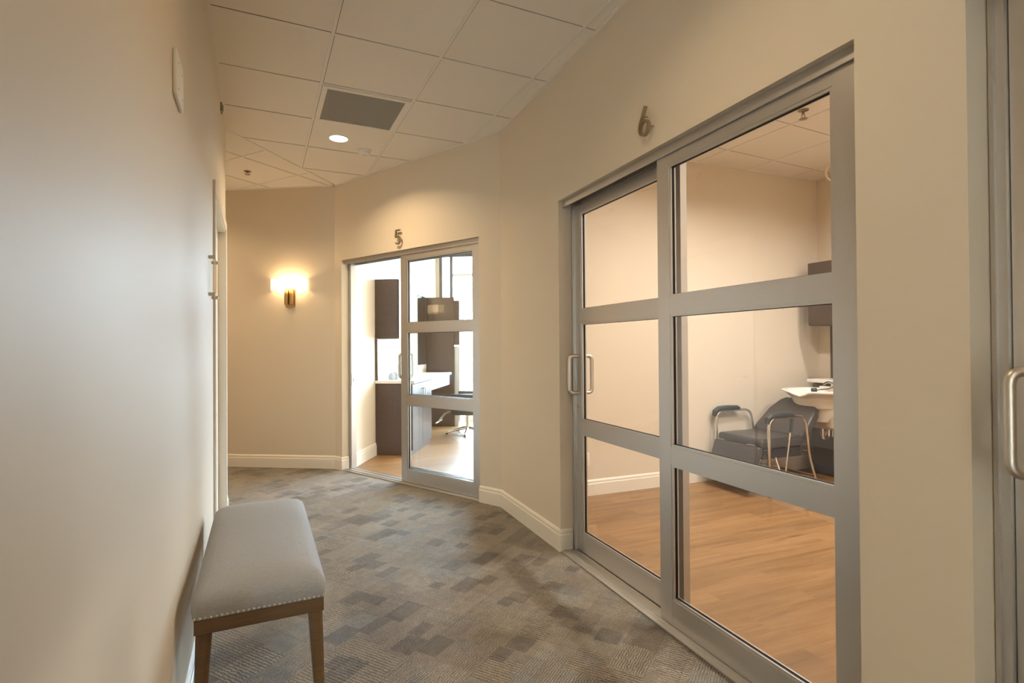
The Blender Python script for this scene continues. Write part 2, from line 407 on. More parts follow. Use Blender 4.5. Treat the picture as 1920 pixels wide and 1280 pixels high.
# room 7 shell
wall('wall_room_seven_left', C67 + D7*.0 + N7*.12, N7, [(0, 2.6, 0, H)], th=.08, label='side wall inside room 7')
wall('wall_room_seven_back', C67 + N7*2.7 - D7*.1, D7, [(0, 2.6, 0, H)], th=.1, label='back wall inside room 7')
wall('wall_room_seven_right', C67 + D7*2.1 + N7*.12, N7, [(0, 2.6, 0, H)], th=-.08, label='right wall inside room 7')

# floors
big = [(-4.5, -5), (7, -5), (7, 12.5), (-4.5, 12.5)]
cor = [E4 - N4*1.9 - D4*.4, E4 + N4*.06 - D4*.3, C54 + N4*.06, C54 + N5*.04, A65 + N5*.03, A65+N6*.035, C67 + N6*.035, C67 + N7*.04 + D7*.02, C67 + N7*.04 + D7*4.3, BL + D7*4.3 - N7*.1, BL - N7*.1, Vector((XL-.1, .45, 0)), Vector((XL-.1, 4.7, 0))]
poly('floor', cor, -.05, 0, m_carpet, 'patchwork brown and grey carpet in the corridor', 'floor')
r6 = [A65+N6*.035-D6*.1, A65 + N6*(R6X+.2) - D6*.1, A65 + N6*(R6X+.2) + D6*3.2, A65+N6*.035 + D6*3.2]
poly('floor_room_six', r6, -.05, .001, m_floorwood, 'oak plank floor in room 6', 'floor')
r5 = [C54+N5*.04, A65+N5*.04-D5*.05, A65+N5*6.6-D5*.05, B5 + W5*5, B5 - W5*.1, q1 - U5*.1]
r5 = [C54+D5*.02+N5*.04, C54+D5*2.19+N5*.04, C54+D5*2.19+N5*6.4, B5+W5*.0+U5*.15, q1-W5*.05]
fl5 = poly('floor_room_five', r5, -.05, .001, m_floorwood, 'oak plank floor in room 5', 'floor')
r7 = [C67+N7*.04, C67+N7*2.75, C67+N7*2.75+D7*2.3, C67+N7*.04+D7*2.3]
poly('floor_room_seven', r7, -.05, .001, m_floorwood, 'oak plank floor in room 7', 'floor')
poly('floor_closet', [(XL-.02, DO[0]-.1), (XL-.02, DO[1]+.1), (XL-1.05, DO[1]+.1), (XL-1.05, DO[0]-.1)], -.06, -.001, m_carpet, 'floor behind the left doorway', 'floor')

# ceiling: one slab over everything, grid bars below
cl = [E4 - N4*2.2 - D4*.6, E4 + N4*.2 - D4*.6, C54+N5*.3-D5*.2, B5 - W5*.3 + U5*.15, B5 + W5*5.2 + U5*.15, Vector((6.2, 4.2, 0)), Vector((5.8, -3.2, 0)), Vector((-.5, -3.9, 0)), BL + D7*4.3 - N7*.3, BL - N7*.3, Vector((XL-1.3, .45, 0)), Vector((XL-1.3, 4.9, 0))]
cmb = MB(); cmb.prism([(p[0], p[1]) for p in cl], H, H+.08)
struct(cmb.build('ceiling', m_ceil, smooth=False), 'suspended acoustic tile ceiling', 'ceiling')

def clip(p, d, poly_):
    """clip infinite line p+t*d to convex polygon"""
    t0, t1 = -1e9, 1e9; n = len(poly_)
    area = sum(poly_[i][0]*poly_[(i+1) % n][1]-poly_[(i+1) % n][0]*poly_[i][1] for i in range(n))
    s = 1 if area > 0 else -1
    for i in range(n):
        a, b = poly_[i], poly_[(i+1) % n]; ex, ey = b[0]-a[0], b[1]-a[1]; nx, ny = -ey*s, ex*s
        num = (p[0]-a[0])*nx+(p[1]-a[1])*ny; den = d[0]*nx+d[1]*ny
        if abs(den) < 1e-9:
            if num < 0: return None
            continue
        t = -num/den
        if den > 0: t0 = max(t0, t)
        else: t1 = min(t1, t)
    return (t0, t1) if t1-t0 > .02 else None
def grid(name, region, org, ang, label, T=.6096):
    a = Vector((math.cos(ang), math.sin(ang), 0)); b = Vector((-a.y, a.x, 0)); mb = MB(); gp = MB(); org = Vector(org)
    reg = [(p[0], p[1]) for p in region]
    for dv, ov, dz in ((a, b, .0030), (b, a, .0045)):
        for k in range(-14, 15):
            p = org + ov*T*k; c = clip(p, dv, reg)
            if not c: continue
            MM = Matrix.Translation((p.x, p.y, 0)) @ Matrix.Rotation(math.atan2(dv.y, dv.x), 4, 'Z')
            mb.box(c[0], c[1], -.009, .009, H-dz, H+.001, M=MM)
            gp.box(c[0], c[1], -.013, -.009, H-.0008, H+.001, M=MM)  # shade beside each tee, painted as a thin dark strip
    n = len(region)                                     # wall angle moulding all round
    for i in range(n):
        p, q = Vector(region[i][:2]).to_3d(), Vector(region[(i+1) % n][:2]).to_3d()
        cx = sum(r[0] for r in region)/n; cyy = sum(r[1] for r in region)/n
        dd = (q-p).normalized(); nn = Vector((-dd.y, dd.x, 0))
        if (Vector((cx, cyy, 0))-p).dot(nn) < 0: y0, y1 = -.019, 0
        else: y0, y1 = 0, .019
        mb.box(0, (q-p).length, y0, y1, H-.006, H+.001, M=Matrix.Translation((p.x, p.y, 0)) @ Matrix.Rotation(math.atan2(dd.y, dd.x), 4, 'Z'))
    o = struct(mb.build(name, m_tbar, smooth=False), label, 'ceiling grid')
    gp.build('tile_shade_line', m_tileshade, o, smooth=False); return o
G0 = (.373, 2.460, 0)
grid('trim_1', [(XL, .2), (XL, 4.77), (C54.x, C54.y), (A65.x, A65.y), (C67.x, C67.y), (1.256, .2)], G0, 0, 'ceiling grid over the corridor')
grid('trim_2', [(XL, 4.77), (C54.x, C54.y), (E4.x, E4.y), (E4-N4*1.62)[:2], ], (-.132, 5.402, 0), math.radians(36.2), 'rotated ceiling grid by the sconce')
r6in = [A65+N6*.12, A65+N6*(R6X+.1), A65+N6*(R6X+.1)+D6*3.1, A65+N6*.12+D6*3.1]
G6 = (3.16, 2.86, 0)
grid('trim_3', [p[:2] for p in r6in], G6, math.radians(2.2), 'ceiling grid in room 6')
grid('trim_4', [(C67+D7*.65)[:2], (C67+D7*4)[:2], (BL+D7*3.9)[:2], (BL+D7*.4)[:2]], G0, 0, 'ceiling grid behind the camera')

# baseboards (moulded profile swept along a wall)
def base(name, origin, d, s0, s1, label, h=.135, out=-1, wrap0=0, wrap1=0):
    prof = [(0, 0), (.016, 0), (.016, h*.74), (.012, h*.78), (.012, h*.90), (.006, h*.97), (0, h)]
    mb = MB()
    rings = [[(s, out*p[0], p[1]) for p in prof] for s in (s0, s1)]
    mb.loft(rings)
    # quarter-round shoe
    if wrap0: mb.loft([[(s0+.0-p[0]*0, y, p[1]) for p in prof] for y in ()]) if False else None
    return struct(place(mb.build(name, m_trim, smooth=False), origin, d), label, 'baseboard')
base('baseboard_right', A65, D6, .0, OP6[0], 'cream baseboard left of doors 6')
base('baseboard_right_end', A65, D6, OP6[1], 3.222, 'cream baseboard right of doors 6')
base('baseboard_back', C54, D5, .0, OP5[0], 'short cream baseboard left of doors 5')
base('baseboard_back_end', C54, D5, OP5[1], L5, 'short cream baseboard between doors 5 and doors 6')
base('baseboard_far', E4, D4, 0, 4.2, 'cream baseboard under the sconce')
base('baseboard_left', Vector((XL, 0, 0)), DL, .45, DO[0]-.065, 'cream baseboard behind the bench')
base('baseboard_left_end', Vector((XL, 0, 0)), DL, DO[1]+.065, 4.785, 'stub of baseboard at the left outside corner')
base('baseboard_hall_left', EL, -D4, 0, 4.1, 'baseboard around the left corner', out=1)
base('baseboard_room_six_left', R6L - N6*.02, N6, 0, R6X+.02, 'cream baseboard on the side wall of room 6')
base('baseboard_room_six_back', A65 + N6*(R6X+.1), D6, 0, 3.1, 'cream baseboard on the back wall of room 6')
base('baseboard_room_five_left', q1, U5, .0, (P0-q0).dot(U5), 'cream baseboard beside the brown cabinets in room 5', h=.15)
base('baseboard_room_five_back', B5, W5, .0, 5.0, 'baseboard under the storefront window', h=.10)
# jamb returns of the baseboards
def jambbase(name, origin, d, s, label, sgn=1, depth=.075):
    mb = MB(); h = .135
    prof = [(0, 0), (.016, 0), (.016, h*.74), (.012, h*.78), (.012, h*.90), (.006, h*.97), (0, h)]
    mb.loft([[(s+sgn*p[0], y, p[1]) for p in prof] for y in (-.016, depth)])
    return struct(place(mb.build(name, m_trim, smooth=False), origin, d), label, 'baseboard')
jambbase('baseboard_jamb_six', A65, D6, OP6[0], 'baseboard returning into the opening of doors 6')
jambbase('baseboard_jamb_five', C54, D5, OP5[0], 'baseboard returning into the opening of doors 5')

# ------------------------------------------------------------ sliding glass doors
Z_L = (.012, .125, .738, .818, 1.42, 1.498, 2.10, 2.150)   # bottom, rail tops, leaf top
def dhandle(side, x, y, z0=.985, z1=1.215, off=.062, r=.0118):
    pts = rounded([(x, y, z0), (x, y+side*off, z0), (x, y+side*off, z1), (x, y, z1)], .034, 7)
    return MB().tube(pts, r, 14)
def leaf(root, x0, x1, y, th=.036, st=.082, handle=None, name='sliding_panel'):
    """one aluminium-framed glass leaf as a part of the opening; y = corridor face"""
    f = MB()
    f.box(x0, x0+st, y, y+th, Z_L[0], Z_L[7]); f.box(x1-st, x1, y, y+th, Z_L[0], Z_L[7])
    for a, b in ((0, 1), (2, 3), (4, 5), (6, 7)): f.box(x0+st, x1-st, y+.0008, y+th-.0008, Z_L[a], Z_L[b])
    bars = f.build(name, m_alu, root, smooth=False)
    bd = MB(); gk = MB()
    for a, b in ((1, 2), (3, 4), (5, 6)):
        za, zb = Z_L[a], Z_L[b]; xa, xb = x0+st, x1-st
        g = MB(); g.box(xa+.006, xb-.006, y+th/2-.003, y+th/2+.003, za+.006, zb-.006)
        g.build('glass_pane', m_glass, bars, smooth=False)
        for yy0, yy1 in ((y+.004, y+th/2-.006), (y+th/2+.006, y+th-.004)):        # glazing stops
            bd.box(xa, xa+.011, yy0, yy1, za, zb).box(xb-.011, xb, yy0, yy1, za, zb).box(xa+.011, xb-.011, yy0, yy1, za, za+.011).box(xa+.011, xb-.011, yy0, yy1, zb-.011, zb)
        for yy0, yy1 in ((y+th/2-.006, y+th/2-.003), (y+th/2+.003, y+th/2+.006)):
            gk.box(xa, xa+.013, yy0, yy1, za, zb).box(xb-.013, xb, yy0, yy1, za, zb).box(xa, xb, yy0, yy1, za, za+.013).box(xa, xb, yy0, yy1, zb-.013, zb)
    bd.build('glazing_bead', m_alu, bars, smooth=False); part(gk.build('gasket', m_rubber, bars, smooth=False), 'black rubber gasket')
    if handle is not None:
        for side, yy in ((-1, y), (1, y+th)):
            dhandle(side, handle, yy).build('pull_handle', m_steel, bars)
        lk = MB(); lk.lathe([(0, -.004), (.011, -.004), (.013, -.001), (.013, th+.002), (.011, th+.006), (0, th+.006)], 20, Matrix.Translation((handle, y, .905)) @ Matrix.Rotation(-math.pi/2, 4, 'X'))
        lk.build('lock_cylinder', m_chrome, bars)
    return bars
def opening(name, origin, d, s0, s1, leaves, label, strike=False, pw=.032):
    root = empty(name, origin, d, label, 'door', None, 'structure')
    fr = MB()
    fr.box(s0+.002, s0+pw, .092, .155, .0, HD-.002)      # left post
    fr.box(s0+.006, s0+.022, .086, .092, .0, HD-.05)
    fr.box(s1-.026, s1-.002, .045, .155, .0, HD-.002)
    fr.build('jamb_post', m_alu, root, smooth=False)
    h = MB(); h.box(s0+.002, s1-.002, .028, .034, 2.146, HD-.001).box(s0+.002, s1-.002, .034, .155, HD-.012, HD-.001).box(s0+.002, s1-.002, .149, .155, 2.146, HD-.012)
    h.build('header_track', m_alu, root, smooth=False)
    h2 = MB(); h2.box(s0+.003, s1-.003, .036, .148, HD-.020, HD-.0125); part(h2.build('track_channel', m_alud, root, smooth=False), 'dark track channel')
    t = MB(); t.box(s0+.002, s1-.002, -.006, .150, .001, .006)
    for yy in (.018, .036, .088, .140): t.box(s0+.002, s1-.002, yy, yy+.006, .006, .010)
    t.build('threshold_track', m_alu, root, smooth=False)
    if strike:
        p = MB(); p.box(s0+.032, s0+.035, .100, .128, .86, 1.0).box(s0+.033, s0+.0365, .108, .120, .895, .965); o = p.build('strike_plate', m_chrome, root, smooth=False)
        k = MB(); k.box(s0+.0368, s0+.0372, .111, .117, .91, .95); k.build('latch_slot', m_rubber, o, smooth=False)
    for (a, b, y, hd_, nm) in leaves: leaf(root, a, b, y, handle=hd_, name=nm)
    return root
opening('door_6', A65, D6, *OP6, [(1.945, 2.915, .040, None, 'fixed_panel'), (1.026, 2.035, .100, 1.068, 'sliding_panel')],
        'closed pair of tall aluminium framed sliding glass doors under number 6')
opening('door_5', C54, D5, *OP5, [(1.005, 2.008, .040, None, 'fixed_panel'), (.945, 1.955, .100, .987, 'sliding_panel')],
        'half open aluminium framed sliding glass doors under number 5', strike=True)
opening('door_7', C67 - N7*.042, D7, O7[0], O7[1], [(.053, .98, .100, .127, 'sliding_panel'), (.91, 1.9, .040, None, 'fixed_panel')],
        'aluminium door with pull handle cut off at right edge of photo', pw=.050)

# ------------------------------------------------------------ left doorway
root = empty('door_1', (XL, 0, 0), DL, 'white cased doorway at the far end of the left wall', 'door', None, 'structure')
c = MB(); cw = .062; ct = .013
c.box(DO[0]-cw, DO[0], -ct, 0, 0, DH+cw, .002, 1).box(DO[1], DO[1]+cw, -ct, 0, 0, DH+cw, .002, 1).box(DO[0], DO[1], -ct, 0, DH, DH+cw, .002, 1)
c.box(DO[0], DO[0]+.018, -.004, .12, 0, DH).box(DO[1]-.018, DO[1], -.004, .12, 0, DH).box(DO[0], DO[1], -.004, .12, DH-.018, DH)
c.build('door_casing', m_trim, root, smooth=False)
c = MB(); c.box(DO[0]+.02, DO[1]-.02, .045, .085, .01, DH-.02, .002, 1)
for z0, z1 in ((.25, .95), (1.1, 1.98)):
    c.box(DO[0]+.16, DO[1]-.16, .041, .046, z0, z1, .003, 1)
dl = c.build('door_panel', m_trim, root, smooth=False)
c = MB(); c.lathe([(0, 0), (.026, 0), (.026, .008), (.01, .012), (.01, .03)], 20, Matrix.Translation((DO[0]+.09, .045, 1.0)) @ Matrix.Rotation(math.pi/2, 4, 'X'))
c.tube([(DO[0]+.09, .018, 1.0), (DO[0]+.19, .018, 1.0)], .008)
c.build('lever_handle', m_steel, dl)

# ------------------------------------------------------------ corridor wall items
# acrylic sign holder on four standoffs
root = empty('sign_holder', (XL, 3.27, 1.545), DL, 'clear acrylic sign holder with steel standoffs beside the left doorway', 'sign holder')
p = MB(); p.box(-.12, .12, -.024, -.019, 0, .215, .001, 1); p.build('acrylic_panel', m_glass, root, smooth=False)
for sx in (-.105, .105):
    for sz in (.012, .203):
        p = MB(); p.lathe([(0, 0), (.009, 0), (.009, .03), (.007, .032), (0, .032)], 16, Matrix.Translation((sx, 0, sz)) @ Matrix.Rotation(math.pi/2, 4, 'X'))
        p.build('standoff', m_steel, root)
# blank wall plate high on the left wall
root = empty('wall_plate', (XL, 1.88, 2.04), DL, 'white blank cover plate high on the left wall above the bench', 'wall plate')
p = MB(); p.box(0, .155, -.012, 0, 0, .14, .004, 2); p.build('plate', m_white, root)
for sx in (.035, .12):
    for sz in (.03, .11):
        p = MB(); p.lathe([(0, 0), (.0035, 0), (.003, .0015), (0, .0018)], 12, Matrix.Translation((sx, -.012, sz)) @ Matrix.Rotation(math.pi/2, 4, 'X')); p.build('screw', m_steel, root)
root = empty('wall_bracket', (XL, 4.13, 2.945), DL, 'small grey metal bracket where the left wall meets the ceiling', 'bracket')
p = MB(); p.box(0, .06, -.012, 0, -.06, .0, .001, 1); p.build('bracket_plate', m_grille, root, smooth=False)
p = MB(); p.box(.02, .04, -.018, -.012, -.05, -.01, .001, 1); p.build('bracket_lip', m_number, root, smooth=False)

# numerals
def stroke(mb, pts, w_, y0, y1):
    """flat metal strip following 2-D points (x, z)"""
    n = len(pts); L_, R_ = [], []
    for i in range(n):
        a = Vector(pts[max(i-1, 0)]); b = Vector(pts[min(i+1, n-1)]); t = (b-a).normalized(); nn = Vector((-t.y, t.x))*w_/2
        p = Vector(pts[i]); L_.append(p+nn); R_.append(p-nn)
    b = bmesh.new(); q = lambda v, y: b.verts.new((v.x, y, v.y))
    LF, RF, LB, RB = [q(v, y0) for v in L_], [q(v, y0) for v in R_], [q(v, y1) for v in L_], [q(v, y1) for v in R_]
    for i in range(n-1):
        b.faces.new((LF[i], LF[i+1], RF[i+1], RF[i])); b.faces.new((LB[i], RB[i], RB[i+1], LB[i+1]))
        b.faces.new((LF[i], LB[i], LB[i+1], LF[i+1])); b.faces.new((RF[i], RF[i+1], RB[i+1], RB[i]))
    b.faces.new((LF[0], RF[0], RB[0], LB[0])); b.faces.new((LF[-1], LB[-1], RB[-1], RF[-1])); mb._add(b)
def arc(cx, cz, r, a0, a1, n=28): return [(cx+r*math.cos(math.radians(a0+(a1-a0)*i/n)), cz+r*math.sin(math.radians(a0+(a1-a0)*i/n))) for i in range(n+1)]
def numeral(nm, origin, d, s, z, strokes, pins, label):
    root = empty('door_number', origin + d*s + Vector((0, 0, z)), d, label, 'number')
    mb = MB()
    for pts, w_ in strokes: stroke(mb, pts, w_, -.036, -.020)
    mb.build('numeral', m_number, root)
    for x, zz in pins:
        p = MB(); p.tube([(x, -.026, zz), (x, 0, zz)], .003, 8); p.build('standoff_pin', m_number, root)
numeral('6', A65, D6, 1.945, 2.250, [(arc(0, .040, .033, 180, 540, 40), .0105), ([(-.033, .040), (-.031, .058), (-.024, .078), (.012, .138)], .0105)],
        [(.033, .04), (-.015, .1)], 'bronze metal numeral 6 above the large right glass doors')
numeral('5', C54, D5, 1.045, 2.238, [([(.033, .131), (-.020, .131)], .012), ([(-.020, .137), (-.027, .068)], .012), (arc(.0, .040, .036, 136, -140, 32), .012)],
        [(.034, .04), (-.02, .11)], 'bronze metal numeral 5 above the half open far glass doors')

# wall sconce
def sconce(loc, d, label):
    root = empty('wall_sconce', loc, d, label, 'sconce')
    sh = MB(); n_ = 24; R_ = .30; half = math.asin(.195/R_); rings = []
    for zz in (-.062, .062):
        pass
    outer = [(R_*math.sin(-half+2*half*i/n_), -(R_*math.cos(-half+2*half*i/n_)-R_*math.cos(half))-.052) for i in range(n_+1)]
    inner = [(x*.99, y+.003) for x, y in outer]
    outl = [(outer[0][0], -.004)] + outer + [(outer[-1][0], -.004)]
    innl = [(outer[0][0]+.003, -.004)] + [(x*.985, y+.003) for x, y in outer] + [(outer[-1][0]-.003, -.004)]
    b = bmesh.new()
    cols_ = []
    for (ox, oy), (ix, iy) in zip(outl, innl): cols_.append([b.verts.new((ox, oy, -.06)), b.verts.new((ox, oy, .06)), b.verts.new((ix, iy, .06)), b.verts.new((ix, iy, -.06))])
    for a_, c_ in zip(cols_, cols_[1:]):
        for k in range(4): b.faces.new((a_[k], a_[(k+1) % 4], c_[(k+1) % 4], c_[k]))
    sh._add(b); shade = sh.build('lamp_shade', m_shade, root)
    for zz in (-.060, .057):
        p = MB(); pp = [(x, y-.0008, zz+.0015) for x, y in outer]; p.tube(pp, .0016, 6); part(p.build('shade_trim', m_brass, shade), 'thin shade edge trim')
    p = MB(); p.box(-.055, .055, -.012, 0, -.235, .02, .002, 1); p.build('back_plate', m_brass, root, smooth=False)
    for sx in (-.027, .027):
        p = MB(); p.lathe([(0, -.215), (.021, -.215), (.023, -.211), (.023, -.062), (.021, -.058), (0, -.058)], 24, Matrix.Translation((sx, -.034, 0))); p.build('brass_tube', m_brass, root)
    for sx in (-.075, .075):
        p = MB(); p.lathe([(0, -.022), (.012, -.02), (.02, -.004), (.02, .012), (.012, .022), (0, .024)], 20, Matrix.Translation((sx, -.055, 0))); p.build('bulb', m_bulb, root)
        ld = bpy.data.lights.new('sconce_light', 'POINT'); ld.energy = 7.5; ld.color = (1, .68, .36); ld.shadow_soft_size = .03
        lo = bpy.data.objects.new('sconce_light', ld); COL.objects.link(lo); lo.parent = root; lo.location = (sx, -.055, 0)
    p = MB(); p.box(-.10, .10, -.058, -.052, -.03, -.024).box(-.012, .012, -.054, -.012, -.034, -.02); p.build('lamp_arm', m_brass, root, smooth=False)
sconce(C54 - D4*.497 + Vector((0, 0, 1.95)), D4, 'lit wall sconce with curved white shade and brass bracket')
sconce(EL - D4*2.14 + Vector((0, 0, 1.87)), -D4, 'lit sconce round the left corner, seen reflected in the glass of doors 5')

# recessed downlights
def downlight(x, y, e, label, col=WARM, size=.14, spread=140):
    root = empty('recessed_downlight', (x, y, H), None, label, 'ceiling light', 'recessed downlights')
    p = MB(); p.lathe([(.070, -.001), (.072, -.006), (.082, -.006), (.084, -.0005)], 40); p.build('trim_ring', m_white, root)
    p = MB(); p.lathe([(0, -.004), (.069, -.004), (.069, -.001), (0, -.001)], 40); p.build('lens', m_lamp, root)
    ld = bpy.data.lights.new('downlight', 'AREA'); ld.shape = 'DISK'; ld.size = size; ld.energy = e; ld.color = col
    ld.spread = math.radians(spread)
    lo = bpy.data.objects.new('downlight', ld); COL.objects.link(lo); lo.parent = root; lo.location = (0, 0, -.012)
    return root
downlight(.600, 4.597, 18, 'round recessed ceiling light beside the grey air grille')
downlight(.75, 1.45, 6.5, 'recessed ceiling light over the corridor just above the photo')
downlight(.0, -1.2, 5, 'recessed ceiling light behind the camera')
downlight(-1.2, 6.2, 14, 'recessed ceiling light round the left corner')
for x, y, e6 in ((3.15, 2.50, 42), (3.15, 1.45, 34), (4.45, 2.45, 17), (4.35, 1.4, 34)):
    downlight(x, y, e6, 'recessed ceiling light in room 6', (1, .93, .86), spread=155)
downlight(2.4, 5.4, 14, 'recessed ceiling light in room 5')
downlight(2.6, -.9, 14, 'recessed ceiling light in room 7')

# return air grille
root = empty('air_return_grille', (.678, 3.984, H), None, 'square grey perforated air return grille in the corridor ceiling', 'air grille')
p = MB(); w_ = .2935; i_ = .2600
p.box(-w_, w_, -w_, -i_, -.010, 0).box(-w_, w_, i_, w_, -.010, 0).box(-w_, -i_, -i_, i_, -.010, 0).box(i_, w_, -i_, i_, -.010, 0)
p.build('grille_frame', m_tbar, root, smooth=False)
gm = bpy.data.materials.new('perforated grille'); gm.use_nodes = True
n, l, b_ = NT(gm); b_.inputs['Roughness'].default_value = .55
tc = n.new('ShaderNodeTexCoord'); vs = n.new('ShaderNodeVectorMath'); vs.operation = 'SCALE'; vs.inputs['Scale'].default_value = 1/.0065
fr = n.new('ShaderNodeVectorMath'); fr.operation = 'FRACTION'; ds = n.new('ShaderNodeVectorMath'); ds.operation = 'DISTANCE'; ds.inputs[1].default_value = (.5, .5, 0)
ml = n.new('ShaderNodeVectorMath'); ml.operation = 'MULTIPLY'; ml.inputs[1].default_value = (1, 1, 0)
lt = n.new('ShaderNodeMath'); lt.operation = 'LESS_THAN'; lt.inputs[1].default_value = .30
mx = n.new('ShaderNodeMix'); mx.data_type = 'RGBA'; mx.inputs[6].default_value = (.30, .285, .265, 1); mx.inputs[7].default_value = (.03, .03, .03, 1)
l.new(tc.outputs['Object'], vs.inputs[0]); l.new(vs.outputs[0], fr.inputs[0]); l.new(fr.outputs[0], ml.inputs[0]); l.new(ml.outputs[0], ds.inputs[0])
l.new(ds.outputs['Value'], lt.inputs[0]); l.new(lt.outputs[0], mx.inputs[0]); l.new(mx.outputs[2], b_.inputs['Base Color'])
p = MB(); p.box(-i_, i_, -i_, i_, -.004, -.001); p.build('perforated_panel', gm, root, smooth=False)

# smoke detector, sprinklers
root = empty('smoke_detector', (.84, 4.795, H), None, 'round white smoke detector beside the ceiling light', 'smoke detector')
p = MB(); p.lathe([(0, 0), (.062, 0), (.062, -.008), (.052, -.010), (.050, -.018), (.047, -.034), (.030, -.042), (0, -.043)], 36); p.build('housing', m_white, root)
p = MB(); p.lathe([(.018, -.0425), (.018, -.048), (.014, -.050), (0, -.050)], 24); p.build('sensor_cap', m_white, root)
def sprinkler(x, y, label, m, s=1.0, sz=1.0):
    root = empty('ceiling_sprinkler', (x, y, H), None, label, 'sprinkler', 'ceiling sprinklers')
    T_ = Matrix.Diagonal((s, s, s*sz, 1))
    p = MB(); p.lathe([(0, 0), (.034, 0), (.034, -.003), (.026, -.007), (.012, -.008)], 28, T_); p.build('escutcheon', m, root)
    p = MB(); p.tube([(0, 0, -.004), (0, 0, -.030)], .008, 12, M=T_)
    for sg in (-1, 1): p.tube(rounded([(sg*.006, 0, -.024), (sg*.017, 0, -.034), (sg*.014, 0, -.048), (0, 0, -.058)], .01, 4), .0028, 8, M=T_)
    p.build('sprinkler_head', m, root)
    b = bmesh.new(); c0 = [b.verts.new((r_*math.cos(a*math.pi/8), r_*math.sin(a*math.pi/8), z_)) for z_ in (-.060, -.058) for a, r_ in [(k, .020 if k % 2 else .030) for k in range(16)]]
    b.faces.new(c0[:16][::-1]); b.faces.new(c0[16:])
    for k in range(16): b.faces.new((c0[k], c0[(k+1) % 16], c0[16+(k+1) % 16], c0[16+k]))
    p = MB(); p._add(b, T_); p.build('deflector', m, root)
sprinkler(-.091, 5.822, 'dark sprinkler head in the ceiling near the wall sconce', m_number, 1.0, .55)
sprinkler(3.62, 2.66, 'brass sprinkler head in the ceiling of room 6', m_number, 1.1)
sprinkler(3.60, 2.32, 'white star shaped sprinkler head near the top corner of the glass doors 6', m_white, 1.3)

# ------------------------------------------------------------ bench
BX0, BX1, BY0, BY1 = XL+.045, XL+.045+.385, 1.905, 2.925
root = empty('upholstered_bench', ((BX0+BX1)/2, (BY0+BY1)/2, 0), None, 'grey upholstered bench with nailhead trim and wooden legs against left wall', 'bench')
hx, hy = (BX1-BX0)/2, (BY1-BY0)/2
APB, APT, CT = .402, .447, .545
p = MB(); p.box(-hx+.004, hx-.004, -hy+.004, hy-.004, APB, APT, .002, 1); p.build('apron', m_benchwood, root, smooth=False)
# cushion: stacked superellipse-cornered rings, crowned top
rings = []
def rr(hx_, hy_, cr, z, n_=9):
    out = []
    for cxs, cys, a0 in ((1, 1, 0), (-1, 1, 90), (-1, -1, 180), (1, -1, 270)):
        for k in range(n_):
            a = math.radians(a0+90*k/(n_-1)); out.append((cxs*(hx_-cr)+cr*math.cos(a), cys*(hy_-cr)+cr*math.sin(a), z))
    return out
for ins, z, cr in ((.004, APT, .012), (0, APT+.004, .014), (-.004, APT+.025, .020), (-.004, APT+.045, .028), (.003, APT+.064, .034), (.018, APT+.080, .04), (.042, APT+.0915, .045), (.08, APT+.0985, .05), (.12, APT+.102, .05), (.16, APT+.1035, .02)):
    rings.append(rr(hx-ins, hy-ins, cr, z))
p = MB(); p.loft(rings); cush = p.build('cushion', m_fabric, root)
nm = bpy.data.meshes.new('nail'); b = bmesh.new(); bmesh.ops.create_uvsphere(b, u_segments=10, v_segments=6, radius=.0047); b.to_mesh(nm); b.free(); nm.materials.append(m_steel)
for pl in nm.polygons: pl.use_smooth = True
spots = [(-hx+.006+i*(2*hx-.012)/25, -hy+.001, 0) for i in range(26)]
side = [(hx-.001, -hy+.018+i*.0147, 1) for i in range(68)]
allp = spots + side
for x, y, s_ in allp:
    o = bpy.data.objects.new('nailhead', nm); COL.objects.link(o); o.parent = cush; o.location = (x, y, APT+.007)
p = MB()
for i in range(68):
    p.lathe([(0, -.003), (.0047, 0), (0, .003)], 8, Matrix.Translation((-hx+.001, -hy+.018+i*.0147, APT+.007)) @ Matrix.Rotation(math.pi/2, 4, 'Y'))
for i in range(24):
    p.lathe([(0, -.003), (.0047, 0), (0, .003)], 8, Matrix.Translation((-hx+.02+i*(2*hx-.04)/23, hy-.001, APT+.007)) @ Matrix.Rotation(math.pi/2, 4, 'X'))
p.build('nailhead_row', m_steel, root, kind='stuff')
for sx in (-1, 1):
    for sy in (-1, 1):
        tx, ty = sx*(hx-.030), sy*(hy-.030); bx_, by_ = sx*(hx-.012), sy*(hy-.010)
        p = MB(); p.tube([(tx, ty, APB+.001), ((tx*2+bx_)/3, (ty*2+by_)/3, APB*.67), ((tx+bx_*2)/3, (ty+by_*2)/3, APB*.33), (bx_, by_, 0)], [.0235, .0205, .0165, .0125], 24)
        p.build('leg', m_benchwood, root)

